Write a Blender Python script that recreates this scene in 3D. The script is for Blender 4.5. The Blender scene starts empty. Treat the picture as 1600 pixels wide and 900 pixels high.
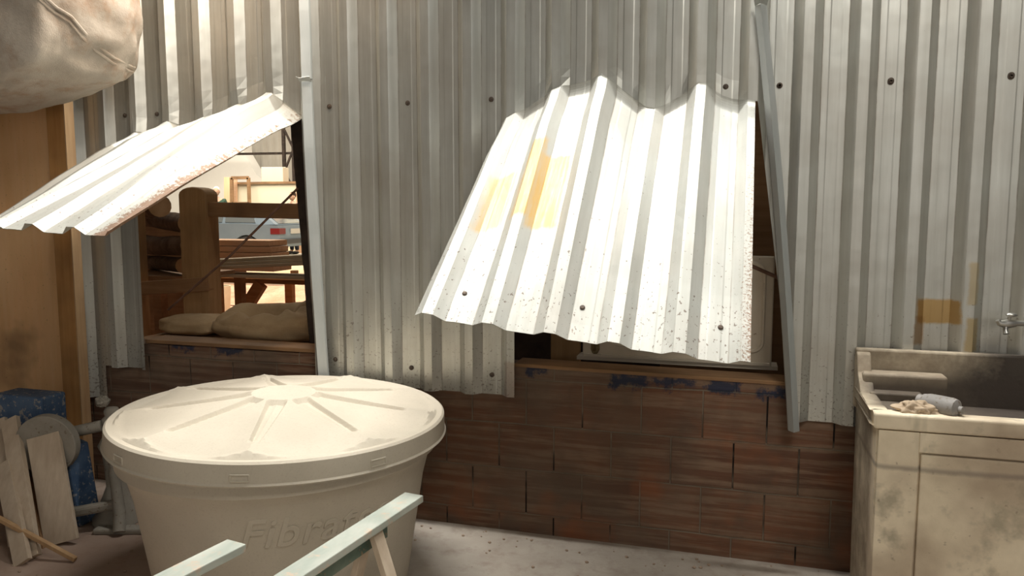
import bpy, bmesh, math, random
from mathutils import Vector, Matrix, noise
random.seed(7)
C = bpy.context.scene.collection
PI = math.pi
# ------------------------------------------------------------------ camera
CAM_D, CAM_H, YAW, PITCH, FPX = 3.6, 1.65, math.radians(16.4), math.radians(5.8), 1175.0
cd = bpy.data.cameras.new('camera'); cam = bpy.data.objects.new('camera', cd); C.objects.link(cam)
cam.location = (0, -CAM_D, CAM_H)
cd.sensor_width = 36.0; cd.lens = 36.0*FPX/1600.0; cd.clip_end = 200
fw = Vector((-math.sin(YAW)*math.cos(PITCH), math.cos(YAW)*math.cos(PITCH), -math.sin(PITCH)))
rt = Vector((math.cos(YAW), math.sin(YAW), 0)); up = rt.cross(fw)
cam.rotation_euler = Matrix((rt, up, -fw)).transposed().to_euler()
bpy.context.scene.camera = cam
def at(px, py, Y):
    "point of the place at depth plane y=Y that the photo shows at px, py"
    d = fw + rt*(px-800)/FPX - up*(py-450)/FPX
    return Vector(cam.location) + d*((Y+CAM_D)/d.y)
# ------------------------------------------------------------------ world, lights, exposure
sc = bpy.context.scene
sc.view_settings.view_transform = 'Standard'; sc.view_settings.look = 'None'
sc.view_settings.gamma = 1.0; sc.view_settings.exposure = 0.0; sc.view_settings.use_curve_mapping = False
w = bpy.data.worlds.new('world'); sc.world = w; w.use_nodes = True
w.node_tree.nodes['Background'].inputs[0].default_value = (1.0, 0.95, 0.88, 1)
w.node_tree.nodes['Background'].inputs[1].default_value = 0.05
def area(name, loc, target, sx, sy, power, col, spread=180):
    l = bpy.data.lights.new(name, 'AREA'); l.shape = 'RECTANGLE'; l.size = sx; l.size_y = sy
    l.energy = power; l.color = col; l.spread = math.radians(spread)
    o = bpy.data.objects.new(name, l); C.objects.link(o); o.location = loc
    o.rotation_euler = (Vector(target)-Vector(loc)).to_track_quat('-Z', 'Y').to_euler()
    return o
# translucent roof strip running just in front of the sheet wall
area('roof_light_strip', (-1.3, -0.075, 6.0), (-1.3, -0.075, 0), 4.4, 0.14, 290, (1.0, 0.985, 0.95), 130)
# added soft fills: high right and behind the viewer
area('high_fill_light', (1.4, -3.4, 4.7), (-1.3, 0, 2.2), 1.6, 1.2, 72, (1.0, 0.96, 0.88))
area('rear_fill_light', (1.6, -8.0, 2.6), (0.2, 0, 1.4), 7.0, 3.2, 60, (1.0, 0.93, 0.84))
# warm workshop lamp above the big bag
area('warm_lamp', (-1.9, -0.75, 3.6), (-2.75, -0.2, 2.5), 0.3, 0.3, 9, (1.0, 0.78, 0.58), 130)
# daylight in the hall behind the wall
area('hall_skylight', (-11, 12, 9.0), (-12, 16, 0.5), 10, 8, 3100, (1.0, 0.93, 0.80))
area('hall_fill_near', (-6.6, 5.6, 5.5), (-6.6, 6.2, 0), 3.5, 3.5, 420, (1.0, 0.88, 0.72), 130)  # added fill so the planks and sawdust are lit, no skylight there
# ------------------------------------------------------------------ node helpers
class NT:
    def __init__(s, name):
        s.m = bpy.data.materials.new(name); s.m.use_nodes = True
        s.t = s.m.node_tree; s.b = s.t.nodes['Principled BSDF']
        s.co = s.t.nodes.new('ShaderNodeTexCoord')
    def n(s, typ, **kw):
        x = s.t.nodes.new(typ)
        for k, v in kw.items(): setattr(x, k, v)
        return x
    def link(s, a, b): s.t.links.new(a, b)
    def mapping(s, scale=(1,1,1), loc=(0,0,0), src='Object', rot=(0,0,0)):
        m = s.n('ShaderNodeMapping'); m.inputs['Scale'].default_value = scale
        m.inputs['Location'].default_value = loc; m.inputs['Rotation'].default_value = rot
        s.link(s.co.outputs[src], m.inputs[0]); return m.outputs[0]
    def noise(s, scale=5, detail=4, rough=.55, vec=None, stretch=(1,1,1), src='Object', loc=(0,0,0)):
        x = s.n('ShaderNodeTexNoise'); x.inputs['Scale'].default_value = scale
        x.inputs['Detail'].default_value = detail; x.inputs['Roughness'].default_value = rough
        s.link(vec or s.mapping(stretch, loc, src), x.inputs['Vector']); return x.outputs['Fac']
    def ramp(s, fac, a, b, lo=0.0, hi=1.0):
        x = s.n('ShaderNodeMapRange'); x.clamp = True
        for i, v in zip(('From Min','From Max','To Min','To Max'), (a, b, lo, hi)): x.inputs[i].default_value = v
        s.link(fac, x.inputs['Value']); return x.outputs[0]
    def mix(s, fac, a, b, mode='MIX'):
        x = s.n('ShaderNodeMix', data_type='RGBA', blend_type=mode)
        if isinstance(fac, (int, float)): x.inputs[0].default_value = fac
        else: s.link(fac, x.inputs[0])
        for i, v in ((6, a), (7, b)):
            if isinstance(v, (tuple, list)): x.inputs[i].default_value = (*v[:3], 1)
            else: s.link(v, x.inputs[i])
        return x.outputs[2]
    def math(s, op, a, b=None):
        x = s.n('ShaderNodeMath', operation=op)
        for i, v in enumerate((a, b)):
            if v is None: continue
            if isinstance(v, (int, float)): x.inputs[i].default_value = v
            else: s.link(v, x.inputs[i])
        return x.outputs[0]
    def bump(s, h, strength=.3, dist=.01):
        x = s.n('ShaderNodeBump'); x.inputs['Strength'].default_value = strength
        x.inputs['Distance'].default_value = dist
        s.link(h, x.inputs['Height']); s.link(x.outputs[0], s.b.inputs['Normal'])
    def done(s, col, rough=.6, metal=0.0, spec=None):
        if isinstance(col, (tuple, list)): s.b.inputs['Base Color'].default_value = (*col[:3], 1)
        else: s.link(col, s.b.inputs['Base Color'])
        s.b.inputs['Roughness'].default_value = rough; s.b.inputs['Metallic'].default_value = metal
        if spec is not None: s.b.inputs['Specular IOR Level'].default_value = spec
        return s.m
    def box(s, src, xr, zr, soft=.02, nz=None, amp=.03, axis='XZ'):
        "mask that is 1 inside a rectangle of the texture coordinates, with ragged edges"
        sep = s.n('ShaderNodeSeparateXYZ'); s.link(s.co.outputs[src], sep.inputs[0])
        out = None
        for ax, (lo, hi) in zip(axis, (xr, zr)):
            v = sep.outputs['XYZ'.index(ax)]
            if nz is not None: v = s.math('ADD', v, s.math('MULTIPLY', s.math('SUBTRACT', nz, .5), amp))
            m = s.math('MULTIPLY', s.ramp(v, lo-soft, lo+soft), s.ramp(v, hi-soft, hi+soft, 1, 0))
            out = m if out is None else s.math('MULTIPLY', out, m)
        return out
def mat(name, c1, c2, scale=6, stretch=(1,1,1), rough=.7, metal=0., bump=.15, bscale=None, spots=None, spot_t=.68, spec=.3, dist=.004):
    t = NT(name)
    a = t.noise(scale, 5, .6, stretch=stretch)
    col = t.mix(t.ramp(a, .32, .68), c1, c2)
    if spots:
        b = t.noise(scale*7, 3, .6, loc=(3,1,2)); b2 = t.noise(scale*1.3, 2, .5, loc=(7,4,1))
        col = t.mix(t.ramp(t.math('ADD', b, t.math('MULTIPLY', b2, .35)), spot_t+.14, spot_t+.2), col, spots)
    if bump: t.bump(t.noise(bscale or scale*6, 6, .6, stretch=stretch), bump, dist)
    return t.done(col, rough, metal, spec)
def wood(name, c1, c2, axis=0, scale=14, rough=.75, dirt=None, dirt_amt=.5):
    t = NT(name); st = [1,1,1]; st[axis] = .07
    g = t.noise(scale*2, 6, .65, stretch=st); g2 = t.noise(3.1, 3, .5, loc=(5,2,8))
    col = t.mix(t.ramp(g, .3, .7), c1, c2)
    if dirt: col = t.mix(t.ramp(g2, .42, .68, 0, dirt_amt), col, dirt)
    t.bump(g, .25, .003); return t.done(col, rough, 0, .25)
def sheet_metal(name, patch=None, uvmode=False):
    t = NT(name); src = 'UV' if uvmode else 'Object'
    st = (1, .05, 1) if uvmode else (1, 1, .05)
    s1 = t.noise(26, 5, .6, stretch=st, src=src)
    s2 = t.noise(2.6, 4, .6, src=src, stretch=(1,1,1))
    col = t.mix(t.ramp(s1, .3, .7), (.54,.545,.50), (.68,.685,.64))
    if uvmode: col = t.mix(1.0, col, (.80,.80,.79), 'MULTIPLY')
    col = t.mix(t.ramp(s2, .40, .75, 0, .55), col, (.47,.43,.37))
    sx = t.n('ShaderNodeSeparateXYZ'); t.link(t.co.outputs[src], sx.inputs[0])
    md = t.math('PINGPONG', t.math('ADD', sx.outputs[0], 60*PER-P0), PER/2)      # 0 on a crest, PER/2 in a pan
    ln = t.ramp(t.math('ABSOLUTE', t.math('SUBTRACT', md, .061)), .0, .0035, 1, 0)
    ln2 = t.ramp(t.math('ABSOLUTE', t.math('SUBTRACT', md, .021)), .0, .0022, .45, 0)
    nl = t.noise(9, 5, .7, src=src, stretch=(2.5, .5 if uvmode else 1, .5), loc=(2,6,3))
    ln = t.math('MULTIPLY', t.math('MAXIMUM', ln, ln2), t.ramp(nl, .36, .60, .12, .8))
    col = t.mix(ln, col, (.20,.155,.115))
    sp = t.noise(75, 3, .6, src=src, stretch=(1, .7, 1)); area_ = t.noise(4.3, 3, .5, src=src, loc=(3,8,1))
    sep = t.n('ShaderNodeSeparateXYZ'); t.link(t.co.outputs[src], sep.inputs[0])
    if uvmode:
        low = t.ramp(sep.outputs[1], .55, 1.42, .0, .085)          # grime gathers towards the loose edge
        fac = t.math('ADD', t.math('ADD', sp, low), t.math('MULTIPLY', area_, .14))
        col = t.mix(t.ramp(fac, .775, .80, 0, .8), col, (.13,.085,.06))
        edge = t.ramp(sep.outputs[0], patch['rust'][0], patch['rust'][1])
        n3 = t.noise(patch.get('fine', 38), 4, .75, src=src, loc=(1,4,0))
        along = t.ramp(sep.outputs[1], .25, 1.2, .0, .22)
        fac = t.math('ADD', t.math('MULTIPLY', edge, .32), t.math('ADD', n3, t.math('MULTIPLY', edge, along)))
        col = t.mix(t.ramp(fac, patch.get('thr', .82), patch.get('thr', .82)+.12, 0, .92), col, (.20,.11,.06))
        blot = t.math('ADD', t.noise(17, 4, .65, src=src, stretch=(1.6,.7,1), loc=(5,5,0)), low)
        col = t.mix(t.ramp(blot, .755, .79, 0, .75), col, (.20,.13,.09))
        nz = t.noise(14, 4, .7, src=src, stretch=(2.5,.5,1)); nz2 = t.noise(30, 4, .7, src=src, stretch=(2,.12,1))
        for xr, vr, amt in patch.get('paint', []):
            m = t.box(src, xr, vr, .012, nz, .05, 'XY')
            col = t.mix(t.math('MULTIPLY', m, t.ramp(nz2, .35, .55, .6*amt, amt)), col, (.60,.40,.15))
        rough = .42
    else:
        low = t.ramp(sep.outputs[2], .6, 1.6, .19, .0)
        fac = t.math('ADD', t.math('ADD', sp, low), t.math('MULTIPLY', area_, .12))
        col = t.mix(t.ramp(fac, .80, .86, 0, .65), col, (.17,.13,.10))
        nz = t.noise(14, 4, .7)
        for xr, zr, amt, pc in patch or []:
            m = t.box(src, xr, zr, .006, nz, .03)
            col = t.mix(t.math('MULTIPLY', m, amt), col, pc)
        rough = .38
    t.bump(t.math('ADD', t.noise(5, 2, .5, src=src), t.math('MULTIPLY', s1, .1)), .25, .02)
    return t.done(col, .55 if uvmode else .38, .3 if uvmode else .65, .5)

P0, PER = .511, .2235
M = {}
M['sheet'] = sheet_metal('weathered_sheet', [((.765,.93),(1.17,1.275),.85,(.50,.30,.08)), ((.755,.80),(1.08,1.20),.7,(.36,.20,.07)),
      ((.955,.99),(1.26,1.44),.6,(.55,.42,.2)), ((.95,1.0),(1.06,1.20),.7,(.50,.36,.14)), ((-1.09,-1.03),(.70,.90),.45,(.36,.24,.18))])
M['flap_r'] = sheet_metal('flap_sheet_right', {'rust': (-.01, .13), 'fine': 110, 'thr': .74, 'paint': [((-1.02,-.91),(.55,.90),.7), ((-.865,-.80),(.42,.90),1.0), ((-.80,-.675),(.52,.96),1.0)]}, True)
M['flap_l'] = sheet_metal('flap_sheet_left', {'rust': (-2.36, -2.26), 'paint': []}, True)
M['strip'] = mat('strip_metal', (.42,.45,.44), (.58,.60,.58), 5, (1,1,.2), .45, .4, .1)
M['screw'] = mat('rusty_screw', (.09,.07,.06), (.17,.13,.10), 60, rough=.7, metal=.5, bump=0)
M['chalk_wood'] = wood('dusty_wood', (.48,.38,.28), (.62,.52,.40), 2, dirt=(.36,.27,.19))
M['raw_wood'] = wood('raw_wood', (.45,.27,.13), (.60,.40,.22), 2, dirt=(.30,.20,.12))
M['dark_wood'] = wood('dark_wood', (.26,.145,.07), (.38,.22,.11), 0, dirt=(.10,.06,.035))
M['post_wood'] = wood('post_wood', (.34,.20,.09), (.46,.29,.14), 2, dirt=(.20,.12,.06))
M['grey_plank'] = wood('grey_plank', (.38,.30,.20), (.52,.43,.30), 0, dirt=(.28,.2,.12))
M['pink_plank'] = wood('pink_plank', (.55,.32,.18), (.68,.44,.28), 0)
M['ply_light'] = wood('light_ply', (.72,.50,.28), (.82,.62,.38), 2, scale=5)
M['cream'] = mat('cream_paint', (.60,.52,.40), (.70,.62,.50), 4, rough=.45, bump=.08, spots=(.25,.16,.09), spot_t=.74)
M['black'] = mat('black_rusty_steel', (.015,.012,.010), (.06,.04,.03), 9, rough=.7, bump=.3)
M['rod'] = mat('rusty_rod', (.10,.05,.03), (.17,.09,.06), 20, rough=.8)
M['brass'] = mat('old_brass', (.16,.12,.06), (.26,.20,.10), 30, rough=.5, metal=.7)
M['sack'] = mat('burlap', (.32,.21,.11), (.42,.30,.17), 7, rough=.95, bump=.4, bscale=110)
M['green'] = None
t = NT('green_washed_paint')
g = t.noise(5, 5, .65, stretch=(1,.35,1)); g2 = t.noise(16, 4, .7, loc=(2,2,2))
c = t.mix(t.ramp(g, .35, .62), (.33,.37,.32), (.52,.53,.46)); c = t.mix(t.ramp(g2, .56, .68), c, (.55,.42,.31))
c = t.mix(t.ramp(t.noise(3, 2, .5, loc=(9,0,4)), .55, .7, 0, .6), c, (.16,.22,.18))
t.bump(t.noise(40, 5, .6, stretch=(1,.1,1)), .3, .003); M['green'] = t.done(c, .6)
M['green_dark'] = mat('dark_green_paint', (.10,.16,.13), (.22,.27,.21), 8, rough=.7, spots=(.30,.22,.14), spot_t=.66)

# ------------------------------------------------------------------ mesh helpers
class MB:
    def __init__(s): s.v = []; s.f = []; s.uv = None
    def add(s, vs, fs):
        o = len(s.v); s.v += [tuple(v) for v in vs]; s.f += [tuple(i+o for i in f) for f in fs]; return s
    def box(s, c, size, rz=0, rot=None):
        h = [x/2 for x in size]; vs = []
        R = rot if rot is not None else Matrix.Rotation(rz, 3, 'Z')
        for x in (-1,1):
            for y in (-1,1):
                for z in (-1,1): vs.append(Vector(c)+R@Vector((x*h[0], y*h[1], z*h[2])))
        return s.add(vs, [(0,1,3,2),(4,6,7,5),(0,4,5,1),(2,3,7,6),(0,2,6,4),(1,5,7,3)])
    def bar(s, a, b, wd, th, upv=(0,0,1)):
        "board from a to b, wd across, th along upv"
        a, b = Vector(a), Vector(b); d = (b-a).normalized(); sd = d.cross(Vector(upv)).normalized(); u = sd.cross(d)
        vs = []
        for p in (a, b):
            for i, j in ((-1,-1),(1,-1),(1,1),(-1,1)): vs.append(p+sd*i*wd/2+u*j*th/2)
        return s.add(vs, [(0,3,2,1),(4,5,6,7),(0,1,5,4),(1,2,6,5),(2,3,7,6),(3,0,4,7)])
    def tube(s, pts, r, n=10, caps=True):
        pts = [Vector(p) for p in pts]; rs = r if isinstance(r, (list,tuple)) else [r]*len(pts)
        vs = []; ref = None
        for i, p in enumerate(pts):
            d = (pts[min(i+1,len(pts)-1)]-pts[max(i-1,0)]).normalized()
            if ref is None: ref = d.orthogonal().normalized()
            ref = (ref - d*ref.dot(d)).normalized(); b = d.cross(ref)
            for k in range(n):
                a = 2*PI*k/n; vs.append(p+(ref*math.cos(a)+b*math.sin(a))*rs[i])
        fs = [(i*n+k, i*n+(k+1)%n, (i+1)*n+(k+1)%n, (i+1)*n+k) for i in range(len(pts)-1) for k in range(n)]
        if caps: fs += [tuple(range(n))[::-1], tuple((len(pts)-1)*n+k for k in range(n))]
        return s.add(vs, fs)
    def lathe(s, prof, c=(0,0,0), n=48, axis='Z'):
        vs = []; m = len(prof)
        for k in range(n):
            a = 2*PI*k/n
            for r, h in prof:
                p = (r*math.cos(a), r*math.sin(a), h)
                if axis == 'X': p = (h, r*math.cos(a), r*math.sin(a))
                if axis == 'Y': p = (r*math.cos(a), h, r*math.sin(a))
                vs.append(Vector(c)+Vector(p))
        fs = [(k*m+i, ((k+1)%n)*m+i, ((k+1)%n)*m+i+1, k*m+i+1) for k in range(n) for i in range(m-1)]
        return s.add(vs, fs)
    def prism(s, poly, y0, y1, plane='XZ'):
        n = len(poly)
        def P(u, v, y): return (u, y, v) if plane == 'XZ' else ((y, u, v) if plane == 'YZ' else (u, v, y))
        vs = [P(u, v, y0) for u, v in poly]+[P(u, v, y1) for u, v in poly]
        return s.add(vs, [tuple(range(n)), tuple(range(2*n-1, n-1, -1))]+[(i, i+n, (i+1)%n+n, (i+1)%n) for i in range(n)])
    def blob(s, c, size, amp=.15, fr=2.0, seed=0, nu=28, nv=18, flat=0, rot=None, power=1.0):
        vs = []
        for j in range(nv+1):
            th = PI*j/nv
            for i in range(nu):
                ph = 2*PI*i/nu
                d = Vector((math.sin(th)*math.cos(ph), math.sin(th)*math.sin(ph), math.cos(th)))
                if power != 1: d = Vector([math.copysign(abs(q)**power, q) for q in d])
                q = 1+amp*noise.noise(d*fr+Vector((seed*3.1, seed, 2)))+amp*.4*noise.noise(d*fr*3+Vector((seed, 5, 2)))
                p = Vector((d.x*size[0], d.y*size[1], d.z*size[2]))*q
                if flat: p.z = max(p.z, -size[2]*flat)
                if rot is not None: p = rot@p
                vs.append(Vector(c)+p)
        fs = [(j*nu+i, j*nu+(i+1)%nu, (j+1)*nu+(i+1)%nu, (j+1)*nu+i) for j in range(nv) for i in range(nu)]
        return s.add(vs, fs)
    def build(s, name, m, parent=None, smooth=False, bevel=0, solid=0, seg=2, subsurf=0, angle=35):
        me = bpy.data.meshes.new(name); me.from_pydata(s.v, [], s.f)
        bm = bmesh.new(); bm.from_mesh(me); bmesh.ops.remove_doubles(bm, verts=bm.verts, dist=1e-5)
        if not solid: bmesh.ops.recalc_face_normals(bm, faces=bm.faces)
        bm.to_mesh(me); bm.free()
        me.materials.append(m)
        o = bpy.data.objects.new(name, me); C.objects.link(o)
        if parent is not None:
            o.parent = parent
            loc = parent.get('_w', None)
            o.location = -Vector(loc) if loc is not None else (0,0,0)
        if smooth:
            for p in me.polygons: p.use_smooth = True
            me.set_sharp_from_angle(angle=math.radians(angle))
        if bevel:
            b = o.modifiers.new('bevel', 'BEVEL'); b.width = bevel; b.segments = seg; b.limit_method = 'ANGLE'
        if solid:
            b = o.modifiers.new('solid', 'SOLIDIFY'); b.thickness = solid; b.offset = 0
        if subsurf:
            b = o.modifiers.new('sub', 'SUBSURF'); b.levels = b.render_levels = subsurf
        return o
def tag(o, label=None, cat=None, group=None, kind=None):
    for k, v in (('label',label),('category',cat),('group',group),('kind',kind)):
        if v: o[k] = v
    return o
def thing(name, loc, label, cat, group=None):
    o = bpy.data.objects.new(name, None); C.objects.link(o); o.location = loc; o.empty_display_size = .1
    o['_w'] = tuple(loc); return tag(o, label, cat, group)
def lerp_pts(pts, x):
    if x <= pts[0][0]: return pts[0][1]
    for (a, b), (c_, d) in zip(pts, pts[1:]):
        if x <= c_: return b+(d-b)*(x-a)/(c_-a)
    return pts[-1][1]

# ------------------------------------------------------------------ setting: floor
t = NT('dusty_concrete')
a = t.noise(2.2, 6, .6); b = t.noise(9, 5, .65, loc=(4,4,0)); d_ = t.noise(60, 3, .6)
c = t.mix(t.ramp(a, .3, .7), (.48,.43,.365), (.33,.285,.235)); c = t.mix(t.ramp(b, .5, .75, 0, .6), c, (.24,.18,.14))
m_ = t.box('Object', (-4,-1.9), (-2.2,.0), .35, t.noise(3, 5, .6, loc=(1,9,3)), .9, 'XY')
c = t.mix(t.math('MULTIPLY', m_, .6), c, (.33,.20,.14)); c = t.mix(t.ramp(d_, .68, .74, 0, .7), c, (.14,.10,.08))
t.bump(t.math('ADD', b, t.math('MULTIPLY', d_, .3)), .5, .01); M['floor'] = t.done(c, .9, 0, .2)
m = MB(); m.box((-2, -3.4, -.1), (14, 7.0, .2)); tag(m.build('floor', M['floor']), 'dusty concrete workshop floor', 'floor', kind='structure')
M['sawdust'] = mat('sawdust_ground', (.50,.25,.15), (.66,.40,.27), 1.6, rough=1, bump=1.0, bscale=9, dist=.06)
m = MB(); m.box((-12, 6.62, -.1), (26, 13.0, .2)); m.build('floor', M['sawdust'])['kind'] = 'structure'
M['yard'] = mat('pale_concrete', (.55,.47,.37), (.63,.55,.44), .8, rough=.9)
m = MB(); m.box((-14, 18.0, .2), (32, 14.0, .6)); m.build('floor', M['yard'])['kind'] = 'structure'

M['roof'] = mat('grey_roof_sheet', (.30,.29,.27), (.38,.37,.35), 1, rough=.8)
m = MB(); m.box((-2, -3.6, 6.45), (15, 7.6, .06)); m.build('ceiling', M['roof'])['kind'] = 'structure'
# brick half wall
BRX = .117
t = NT('hollow_clay_brick')
mp = t.mapping((1,1,1), rot=(PI/2,0,0))
sep = t.n('ShaderNodeSeparateXYZ'); t.link(t.co.outputs['Object'], sep.inputs[0])
cb = t.n('ShaderNodeCombineXYZ'); nzb = t.noise(2.0, 3, .5)
t.link(t.math('ADD', sep.outputs[0], BRX), cb.inputs[0]); t.link(t.math('ADD', sep.outputs[2], t.math('ADD', .125, t.math('MULTIPLY', nzb, .02))), cb.inputs[1])
br = t.n('ShaderNodeTexBrick'); br.offset = .5
for k, v in (('Scale',1),('Mortar Size',.0045),('Mortar Smooth',.4),('Bias',0),('Brick Width',.29),('Row Height',.235)): br.inputs[k].default_value = v
br.inputs['Color1'].default_value = (.20,.095,.055,1); br.inputs['Color2'].default_value = (.13,.068,.045,1)
br.inputs['Mortar'].default_value = (.24,.19,.14,1); t.link(cb.outputs[0], br.inputs['Vector'])
gl = t.noise(30, 4, .7, stretch=(.05,1,1)); n1 = t.noise(3.4, 5, .6); n2 = t.noise(1.1, 3, .6, loc=(4,2,2))
c = t.mix(t.ramp(gl, .44, .58, 0, .75), br.outputs['Color'], (.27,.18,.12))
c = t.mix(t.math('MULTIPLY', br.outputs['Fac'], .7), c, (.24,.19,.14))
c = t.mix(t.ramp(n1, .40, .66, 0, .7), c, (.105,.075,.055)); c = t.mix(t.ramp(n2, .5, .72, 0, .6), c, (.20,.155,.115))
n4 = t.noise(2.2, 3, .5, loc=(9,1,6)); c = t.mix(t.ramp(n4, .58, .70, 0, .7), c, (.30,.11,.05))
wv = t.n('ShaderNodeTexWave', wave_type='BANDS', bands_direction='Y'); wv.inputs['Scale'].default_value = 6.8; wv.inputs['Distortion'].default_value = .4
t.link(cb.outputs[0], wv.inputs['Vector'])
zz = t.math('PINGPONG', t.math('ADD', sep.outputs[2], t.math('ADD', .125, t.math('MULTIPLY', nzb, .02))), .235/2)
vert = t.math('MULTIPLY', br.outputs['Fac'], t.ramp(zz, .006, .010))
c = t.mix(t.math('MULTIPLY', vert, t.ramp(t.noise(2.6, 3, .6, loc=(6,6,6)), .50, .62)), c, (.015,.01,.008))
h = t.math('SUBTRACT', t.math('ADD', t.math('MULTIPLY', wv.outputs['Fac'], .25), t.math('MULTIPLY', gl, .4)), t.math('MULTIPLY', br.outputs['Fac'], .8))
t.bump(h, .8, .012)
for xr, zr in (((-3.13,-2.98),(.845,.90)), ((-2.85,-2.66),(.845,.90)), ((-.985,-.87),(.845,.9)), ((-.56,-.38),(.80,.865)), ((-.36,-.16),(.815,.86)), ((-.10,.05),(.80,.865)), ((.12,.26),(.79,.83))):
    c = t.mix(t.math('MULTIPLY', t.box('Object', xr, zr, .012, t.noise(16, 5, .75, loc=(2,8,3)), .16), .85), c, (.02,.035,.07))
M['brick'] = t.done(c, .9, 0, .2)
m = MB()
xs = [-5.6+.1*i for i in range(120)]
pb = []
for x in xs: pb.append((x, .872+.006*noise.noise(Vector((x*3,0,0))) - .012*max(0, min(1, (x+.6)/.6))))
m.prism([(xs[0], 0)]+[(xs[-1], 0)]+pb[::-1], .010, .15)
tag(m.build('wall_lower', M['brick']), 'low wall of hollow clay bricks', 'wall', kind='structure')

# corrugated sheet wall
P0, PER = .511, .2235
def prof(x, deep=1.0):
    u = (x-P0) % PER
    if u > PER/2: u -= PER
    u = abs(u)
    if u <= .021: return -.042*deep
    if u <= .060: return -.042*deep*(1-(u-.021)/.039)
    v = abs(u-PER/2)
    return -.0010*max(0, min(1, (.026-v)/.006))
def xbreaks(a, b):
    s = {a, b}
    for k in range(-14, 40):
        c_ = P0-PER*k
        for dx in (-.060,-.021,.021,.060, PER/2-.026, PER/2-.020, PER/2+.020, PER/2+.026):
            if a < c_+dx < b: s.add(c_+dx)
    return sorted(s)
HR = [(-1.11,2.085),(-1.054,2.115),(-.946,2.17),(-.83,2.242),(-.72,2.255),(-.607,2.29),(-.383,2.112),(-.272,2.165),(-.16,2.235),(-.05,2.16),(.085,2.136)]
HL = [(-3.30,2.10),(-3.18,2.095),(-3.065,2.155),(-2.95,2.12),(-2.84,2.158),(-2.72,2.19),(-2.618,2.22),(-2.395,2.285),(-2.28,2.20),(-2.20,2.145)]
TOP = 6.3
m = MB()
def wall_piece(x0, x1, zf, extra=0, hinge=False):
    xs = xbreaks(x0, x1)
    if extra: xs = sorted(set(xs) | {x0+(x1-x0)*i/extra for i in range(extra)})
    rows = [0, .01, .02, .035, .05, .08, .14, .2, .27, .34, .42, .5, .75, 1]
    vs = []
    for x in xs:
        zb = zf(x)
        for r in rows:
            z = zb+(TOP-zb)*r
            dp = 1.0
            if hinge: dp = .62+.38*min(1, r*(TOP-zb)/.10)
            y = prof(x, dp)+.004*noise.noise(Vector((x*1.7, z*1.3, 0)))
            if hinge: y -= .018*math.exp(-((z-zb)/.05)**2)*(.5+noise.noise(Vector((x*9, 3, 0))))
            vs.append((x, y, z))
    n = len(rows)
    m.add(vs, [(i*n+j, (i+1)*n+j, (i+1)*n+j+1, i*n+j+1) for i in range(len(xs)-1) for j in range(n-1)])
wall_piece(-5.4, -3.62, lambda x: .53)
wall_piece(-3.62, -3.29, lambda x: .725)
wall_piece(-3.29, -2.16, lambda x: lerp_pts(HL, x), hinge=True)
wall_piece(-2.16, -1.035, lambda x: .72+.03*max(0,(-1.5-x)))
wall_piece(-1.035, .085, lambda x: lerp_pts(HR, x), hinge=True)
wall_piece(.085, .29, lambda x: lerp_pts([(.085,2.136),(.29,.68)], x), extra=14)
wall_piece(.29, 2.9, lambda x: .70)
wallb = tag(m.build('wall_back', M['sheet'], solid=.0025), 'corrugated metal sheet wall', 'wall', kind='structure')
# the strip of sheet left standing beside the left opening: .725 down from the hinge line is open; small tab right of it
def screw(x, z, y=-.002):
    s = MB(); s.lathe([(0,-.012),(.006,-.012),(.0075,-.009),(.0075,-.006),(.013,-.004),(.013,0)], (x, y, z), 10, 'Y')
    s.build('screw', M['screw'], wallb)
for k in list(range(-3, 1))+[1]: pass
for k, z in ((-5,2.20),(-3,2.20),(-1,2.20),(1,2.205)):
    screw(P0-PER*k-PER/2, z)
for x in (.623, 1.07, .176): screw(x, 2.205)
for x in (-2.06,-1.612,-1.165): screw(x, 2.20)
for x in (-2.71,-3.38,-3.157): screw(x, 2.20)
for x, z in ((-1.06,2.32),(-.16,2.36),(-1.612,.83),(-1.165,.82),(-2.06,.85),(-.722,2.205),(-.054,2.21),(-.87,2.23)): screw(x, z)

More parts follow.
